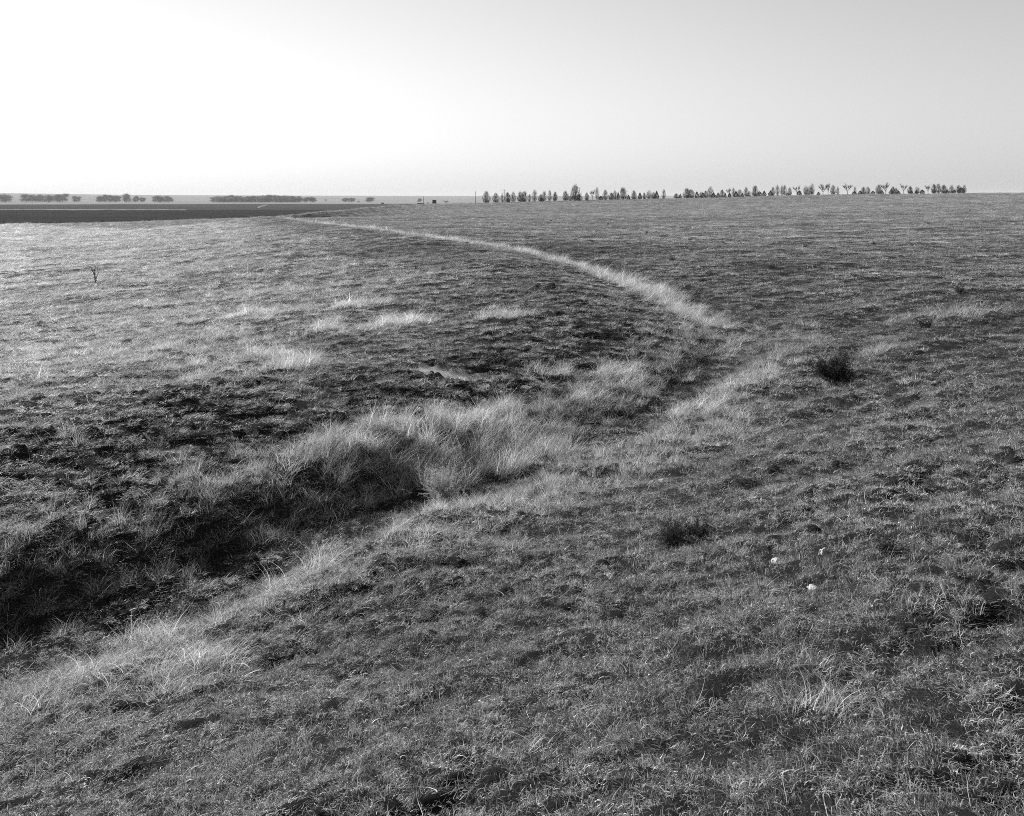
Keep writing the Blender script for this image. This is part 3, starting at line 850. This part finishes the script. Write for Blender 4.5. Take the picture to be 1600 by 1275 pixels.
for k, (px, py) in enumerate(((1078, 377), (1050, 411), (1205, 423), (1300, 356), (1258, 390), (1130, 380), (1010, 366), (950, 352), (860, 345), (1365, 385), (1450, 350),
                              (1325, 606), (1290, 600), (1500, 470), (1445, 525), (770, 352), (790, 368), (1085, 843), (1390, 875), (900, 378), (1515, 330), (1375, 330))):
    put('small_sagebrush', sm[k % 3], px, py,
        {(1325, 606): 'small dark sage clump on the sunny side of the wide dark shrub', (1290, 600): 'small dark sage clump hugging the wide dark shrub', (1085, 843): 'small dark sage clump beside the bushy near sage',
         (1390, 875): 'small dark sage clump between the pale stones', (1445, 525): 'small dark sage clump under the pale bunch grass beyond the shrub', (1500, 470): 'small dark sage clump below the pale bare soil strip'}.get((px, py),
        'low dark sage clump scattered on the far grassy hillside'), 'shrub', 'low sage clumps on the hillside', random.uniform(.7, 1.1) * (.6 if py > 800 else 1.0))

for k, (px, dy, sc) in enumerate(((52, .5, 2.2), (84, -.6, 3.0), (101, .4, 2.4), (148, .2, 2.0), (163, -.5, 3.2), (205, .3, 2.6), (236, -.4, 2.4), (262, .4, 2.2), (331, 0, 2.6), (372, .3, 2.4))):
    tt = (px - 800) / 1250.0
    (ax_, ay_), (bx_, by_) = FENCE
    q = (tt * ay_ - ax_) / ((bx_ - ax_) - tt * (by_ - ay_))
    wx, wy = ax_ + q * (bx_ - ax_), ay_ + q * (by_ - ay_) + dy - 1.2
    o = link('fence_weed', sm[k % 3], None, None, (wx, wy, float(terrain(wx, wy)[0]) - .02)); o.scale = (sc, sc, sc * .9)
    tag(o, 'dark dead weed clump along the wire fence by the ploughed field', 'weed', 'dead weeds along the fence')

def rock_mesh(name, seed, sx, sy, sz):
    bm = bmesh.new(); bmesh.ops.create_icosphere(bm, subdivisions=3, radius=1)
    rd = random.Random(seed); off = rd.uniform(0, 50)
    for v in bm.verts:
        p = v.co; n = float(noise(np.array([p.x * 1.4 + off]), np.array([p.y * 1.4 + p.z * 1.1]), seed)[0]); n2 = float(noise(np.array([p.x * 4 + off]), np.array([p.z * 4 - p.y * 3]), seed + 1)[0])
        v.co = Vector((p.x * sx, p.y * sy, p.z * sz)) * (1 + .35 * n + .12 * n2)
    me = bpy.data.meshes.new(name); bm.to_mesh(me); bm.free(); me.materials.append(M_ROCK)
    return me
for k, (px, py, a, b, c, lab) in enumerate(((1213, 880, .042, .04, .03, 'small pale rounded stone on the near slope between grass tufts'),
                                            (1287, 872, .03, .05, .045, 'small upright pale stone beside a dark hollow on the near slope'),
                                            (1500, 861, .07, .05, .03, 'largest pale broken stone lying flat on the near slope'),
                                            (1272, 912, .05, .045, .016, 'flat pale stone sunk level with the grass on the near slope'),
                                            (1036, 758, .06, .04, .04, 'pale stone on the ditch edge above the dark sage'))):
    put('stone', rock_mesh('stone', 80 + k, a, b, c), px, py, lab, 'stone', sink=.005)

# ------------------------------------------------------------------ fence along the ploughed field
def cyl_mesh(name, pts, sides=6):
    V, Fc = [], []
    for (p, q, a, b) in pts: tube(V, Fc, p, q, a, b, sides)
    n = len(V)
    return V, Fc
fx0, fy0 = FENCE[0]; fx1, fy1 = FENCE[1]
ux, uy = fx1 - fx0, fy1 - fy0; fl = math.hypot(ux, uy); ux /= fl; uy /= fl
fence = bpy.data.objects.new('wire_fence', None); col.objects.link(fence)
fence.location = (fx0, fy0, float(terrain(fx0, fy0)[0]))
tag(fence, 'old wire fence of uneven wooden posts along the ploughed field', 'fence')
pv, pf = [], []
tube(pv, pf, (0, 0, -.25), (0, 0, 1), .09, .08, 7)
pv.append(np.array((0, 0, 1.01)))
for k in range(7): pf.append((7 + k, 7 + (k + 1) % 7, len(pv) - 1, len(pv) - 1))
pq = [f for f in pf if f[2] != f[3]]; ptri = [f[:3] for f in pf if f[2] == f[3]]
post_me = mesh_np('post', np.array(pv), [np.array(pq), np.array(ptri)]); post_me.materials.append(M_POST)
tops = []
dist = -30.0
while dist < fl + 25:
    x = fx0 + ux * dist + random.gauss(0, .15); y = fy0 + uy * dist + random.gauss(0, .15)
    z = float(terrain(x, y)[0]); hgt = random.uniform(1.1, 1.7)
    o = link('post', post_me, None, fence, (x - fence.location.x, y - fence.location.y, z - fence.location.z))
    o.scale = (random.uniform(.8, 1.5),) * 2 + (hgt,)
    o.rotation_euler = (random.gauss(0, .07), random.gauss(0, .07), random.uniform(0, 6))
    tops.append((x - fence.location.x, y - fence.location.y, z - fence.location.z))
    dist += random.choice((4.5, 5, 6, 9, 11))
for hh in (.35, .7, 1.02):
    V, Fc = [], []
    for a, b in zip(tops[:-1], tops[1:]):
        tube(V, Fc, (a[0], a[1], a[2] + hh), (b[0], b[1], b[2] + hh), .006, .006, 3)
    link('wire', mesh_np('wire', np.array(V), np.array(Fc)), M_WIRE, fence)

# ------------------------------------------------------------------ poles, shed, platform, farmhouse, cow
def box(V, Fc, x0, x1, y0, y1, z0, z1):
    b = len(V)
    for z in (z0, z1):
        for (x, y) in ((x0, y0), (x1, y0), (x1, y1), (x0, y1)): V.append((x, y, z))
    for f in ((3, 2, 1, 0), (4, 5, 6, 7), (0, 1, 5, 4), (1, 2, 6, 5), (2, 3, 7, 6), (3, 0, 4, 7)): Fc.append(tuple(b + i for i in f))
def box_me(name, boxes, mat):
    V, Fc = [], []
    for bb in boxes: box(V, Fc, *bb)
    me = mesh_np(name, np.array(V, float), np.array(Fc)); me.materials.append(mat)
    return me
def root(name, px, depth, label, cat, rz=0.0, group=None, sink=0.05):
    x = (px - 800) / 1250 * depth
    e = bpy.data.objects.new(name, None); col.objects.link(e)
    e.location = (x, depth, float(terrain(x, depth)[0]) - sink); e.rotation_euler = (0, 0, rz)
    return tag(e, label, cat, group)
def pole(px, depth, h, arms, label):
    e = root('utility_pole', px, depth, label, 'utility pole')
    V, Fc = [], []
    tube(V, Fc, (0, 0, -.3), (0, 0, h), .19, .13, 8)
    link('shaft', mesh_np('shaft', np.array(V), np.array(Fc)), M_POST, e)
    for z in arms:
        c = link('crossarm', box_me('crossarm', [(-1.4, 1.4, .14, .30, z - .1, z + .1)], M_POST), None, e)
        for xx in (-1.2, -.5, .5, 1.2):
            V, Fc = [], []
            tube(V, Fc, (xx, .22, z + .1), (xx, .22, z + .34), .07, .05, 6)
            link('insulator', mesh_np('insulator', np.array(V), np.array(Fc)), M_ROOF, c)
    return e
pole(743, 556, 8.4, (), 'tall slender utility pole at the open end of the windbreak')
pole(788, 566, 9.4, (9.0, 6.9), 'utility pole with two crossarms rising among the windbreak trees')
pole(662, 498, 5.0, (), 'short slender pole beside the low trailer and the dark shed')

e = root('shed', 678.5, 545, 'small dark boxy shed on short legs at the edge of the rise', 'shed', .25)
for k in range(7):
    link('board', box_me('board', [(-1.3 + k * .372, -1.3 + k * .372 + .355, -1.1, -1.05, .45, 2.75)], M_SHED), None, e)
link('wall', box_me('wall', [(-1.28, 1.28, -1.045, 1.05, .46, 2.7)], M_SHED), None, e)
link('roof', box_me('roof', [(-1.45, 1.45, -1.25, 1.2, 2.753, 2.86)], M_SHED), None, e)
for sx in (-1.1, 1.1):
    for sy in (-.85, .85): link('leg', box_me('leg', [(sx - .13, sx + .13, sy - .13, sy + .13, -.2, .457)], M_SHED), None, e)

e = root('flat_trailer', 656.5, 490, 'low flatbed trailer with pale deck beside the short slender pole', 'trailer', .1)
link('deck', box_me('deck', [(-2.0, 2.0, -1, 1, .75, .95)], M_WHITE), None, e)
link('frame', box_me('frame', [(-1.9, 1.9, -.8, .8, .5, .747), (1.9, 3.0, -.06, .06, .5, .62)], M_SHED), None, e)
for sx in (-1.0, .2):
    for sy in (-.98, .98):
        V, Fc = [], []
        tube(V, Fc, (sx, sy - .1, .36), (sx, sy + .1, .36), .4, .4, 12)
        b = len(V)
        Fc2 = [tuple(range(0, 12))[::-1], tuple(range(12, 24))]
        me = bpy.data.meshes.new('wheel'); me.from_pydata([tuple(v) for v in V], [], Fc + Fc2); me.materials.append(M_SHED)
        link('wheel', me, None, e)
e = root('gate_post', 668.6, 530, 'stubby dark post between the short slender pole and the shed', 'post')
link('shaft', box_me('shaft', [(-.22, .22, -.22, .22, -.2, 1.15)], M_POST), None, e)
link('cap', box_me('cap', [(-.32, .42, -.27, .27, 1.153, 1.3)], M_POST), None, e)

e = root('farmhouse', 545, 2860, 'tiny white gabled farmhouse among hazy trees across the fields', 'house', .3)
V = [(-7, -4, -.3), (7, -4, -.3), (7, 4, -.3), (-7, 4, -.3), (-7, -4, 3.4), (7, -4, 3.4), (7, 4, 3.4), (-7, 4, 3.4), (-7, 0, 6), (7, 0, 6)]
me = bpy.data.meshes.new('wall'); me.from_pydata(V, [], [(0, 1, 5, 4), (2, 3, 7, 6), (1, 2, 6, 9, 5), (3, 0, 4, 8, 7)]); me.materials.append(M_WHITE)
link('wall', me, None, e)
me = bpy.data.meshes.new('roof')
me.from_pydata([(-7.5, -4.5, 3.2), (7.5, -4.5, 3.2), (7.5, 0, 6.15), (-7.5, 0, 6.15), (7.5, 4.5, 3.2), (-7.5, 4.5, 3.2),
                (-7.5, -4.5, 3.35), (7.5, -4.5, 3.35), (7.5, 0, 6.3), (-7.5, 0, 6.3), (7.5, 4.5, 3.35), (-7.5, 4.5, 3.35)], [],
               [(3, 2, 1, 0), (5, 4, 2, 3), (6, 7, 8, 9), (9, 8, 10, 11), (0, 1, 7, 6), (4, 5, 11, 10)])
me.materials.append(M_ROOF)
rf = link('roof', me, None, e)
link('chimney', box_me('chimney', [(1.5, 2.3, -.4, .4, 5.8, 7.1)], M_SHED), None, rf)
for wx in (-4.6, -1.6, 4.4): link('window', box_me('window', [(wx - .6, wx + .6, -4.06, -4.003, 1.1, 2.5)], M_SHED), None, e)
link('door', box_me('door', [(.9, 1.9, -4.06, -4.003, -.1, 2.1)], M_SHED), None, e)
e = root('farm_shed', 560, 2860, 'low dark shed standing apart beside the far farmhouse', 'shed', .1)
link('wall', box_me('wall', [(-4, 4, -3, 3, -.3, 2.2)], M_SHED), None, e)
me = bpy.data.meshes.new('roof'); me.from_pydata([(-4.3, -3.3, 2.2), (4.3, -3.3, 2.2), (4.3, 0, 3.4), (-4.3, 0, 3.4), (4.3, 3.3, 2.2), (-4.3, 3.3, 2.2)], [], [(0, 1, 2, 3), (3, 2, 4, 5), (0, 3, 5), (1, 4, 2)])
me.materials.append(M_SHED); link('roof', me, None, e)

e = root('tractor', 597.5, 1240, 'small black tractor standing out on the dark field beyond the rise', 'tractor', .35)
link('hood', box_me('hood', [(-.1, 2.3, -.45, .45, .95, 1.75), (2.25, 2.45, -.38, .38, 1.0, 1.65)], M_HIDE), None, e)
link('cab', box_me('cab', [(-1.5, -.105, -.8, .8, 1.0, 2.75), (-1.6, 0, -.9, .9, 2.752, 2.9)], M_HIDE), None, e)
link('axle', box_me('axle', [(-.95, -.65, -1.2, 1.2, .75, .99), (1.7, 1.9, -.9, .9, .45, .65), (-.6, 1.7, -.2, .2, .55, .94)], M_HIDE), None, e)
def wheel(x, y, r, w):
    V, Fc = [], []
    tube(V, Fc, (x, y - w, r), (x, y + w, r), r, r, 18)
    me = bpy.data.meshes.new('wheel'); me.from_pydata([tuple(v) for v in V], [], Fc + [tuple(range(18))[::-1], tuple(range(18, 36))]); me.materials.append(M_HIDE)
    wo_ = link('wheel', me, None, e)
    V, Fc = [], []
    tube(V, Fc, (x, y - w - .03, r), (x, y + w + .03, r), r * .45, r * .45, 12)
    me = bpy.data.meshes.new('rim'); me.from_pydata([tuple(v) for v in V], [], Fc + [tuple(range(12))[::-1], tuple(range(12, 24))]); me.materials.append(M_ROOF)
    link('rim', me, None, wo_)
for sy in (-1, 1):
    wheel(-.8, sy * 1.15, .88, .24); wheel(1.8, sy * .85, .5, .14)
V, Fc = [], []
tube(V, Fc, (1.5, 0, 1.7), (1.5, 0, 3.1), .09, .08, 8)
link('exhaust_pipe', mesh_np('exhaust_pipe', np.array(V), np.array(Fc)), M_HIDE, e)

# ------------------------------------------------------------------ haze over the plain
V, Fc = [], []
box(V, Fc, -10500, 10500, -10500, 10500, -60, 42)
hm = mesh_np('haze', np.array(V, float), np.array(Fc))
mh, nt, out = new_mat('pale_air')
pvn = N(nt, 'ShaderNodeVolumePrincipled')
pvn.inputs['Color'].default_value = (.95, .95, .95, 1)
pvn.inputs['Density'].default_value = 0.00006
pvn.inputs['Anisotropy'].default_value = 0.0
nt.links.new(pvn.outputs[0], out.inputs['Volume'])
hz = link('haze', hm, mh)
tag(hz, 'thin pale haze over the whole plain', 'haze', kind='stuff')
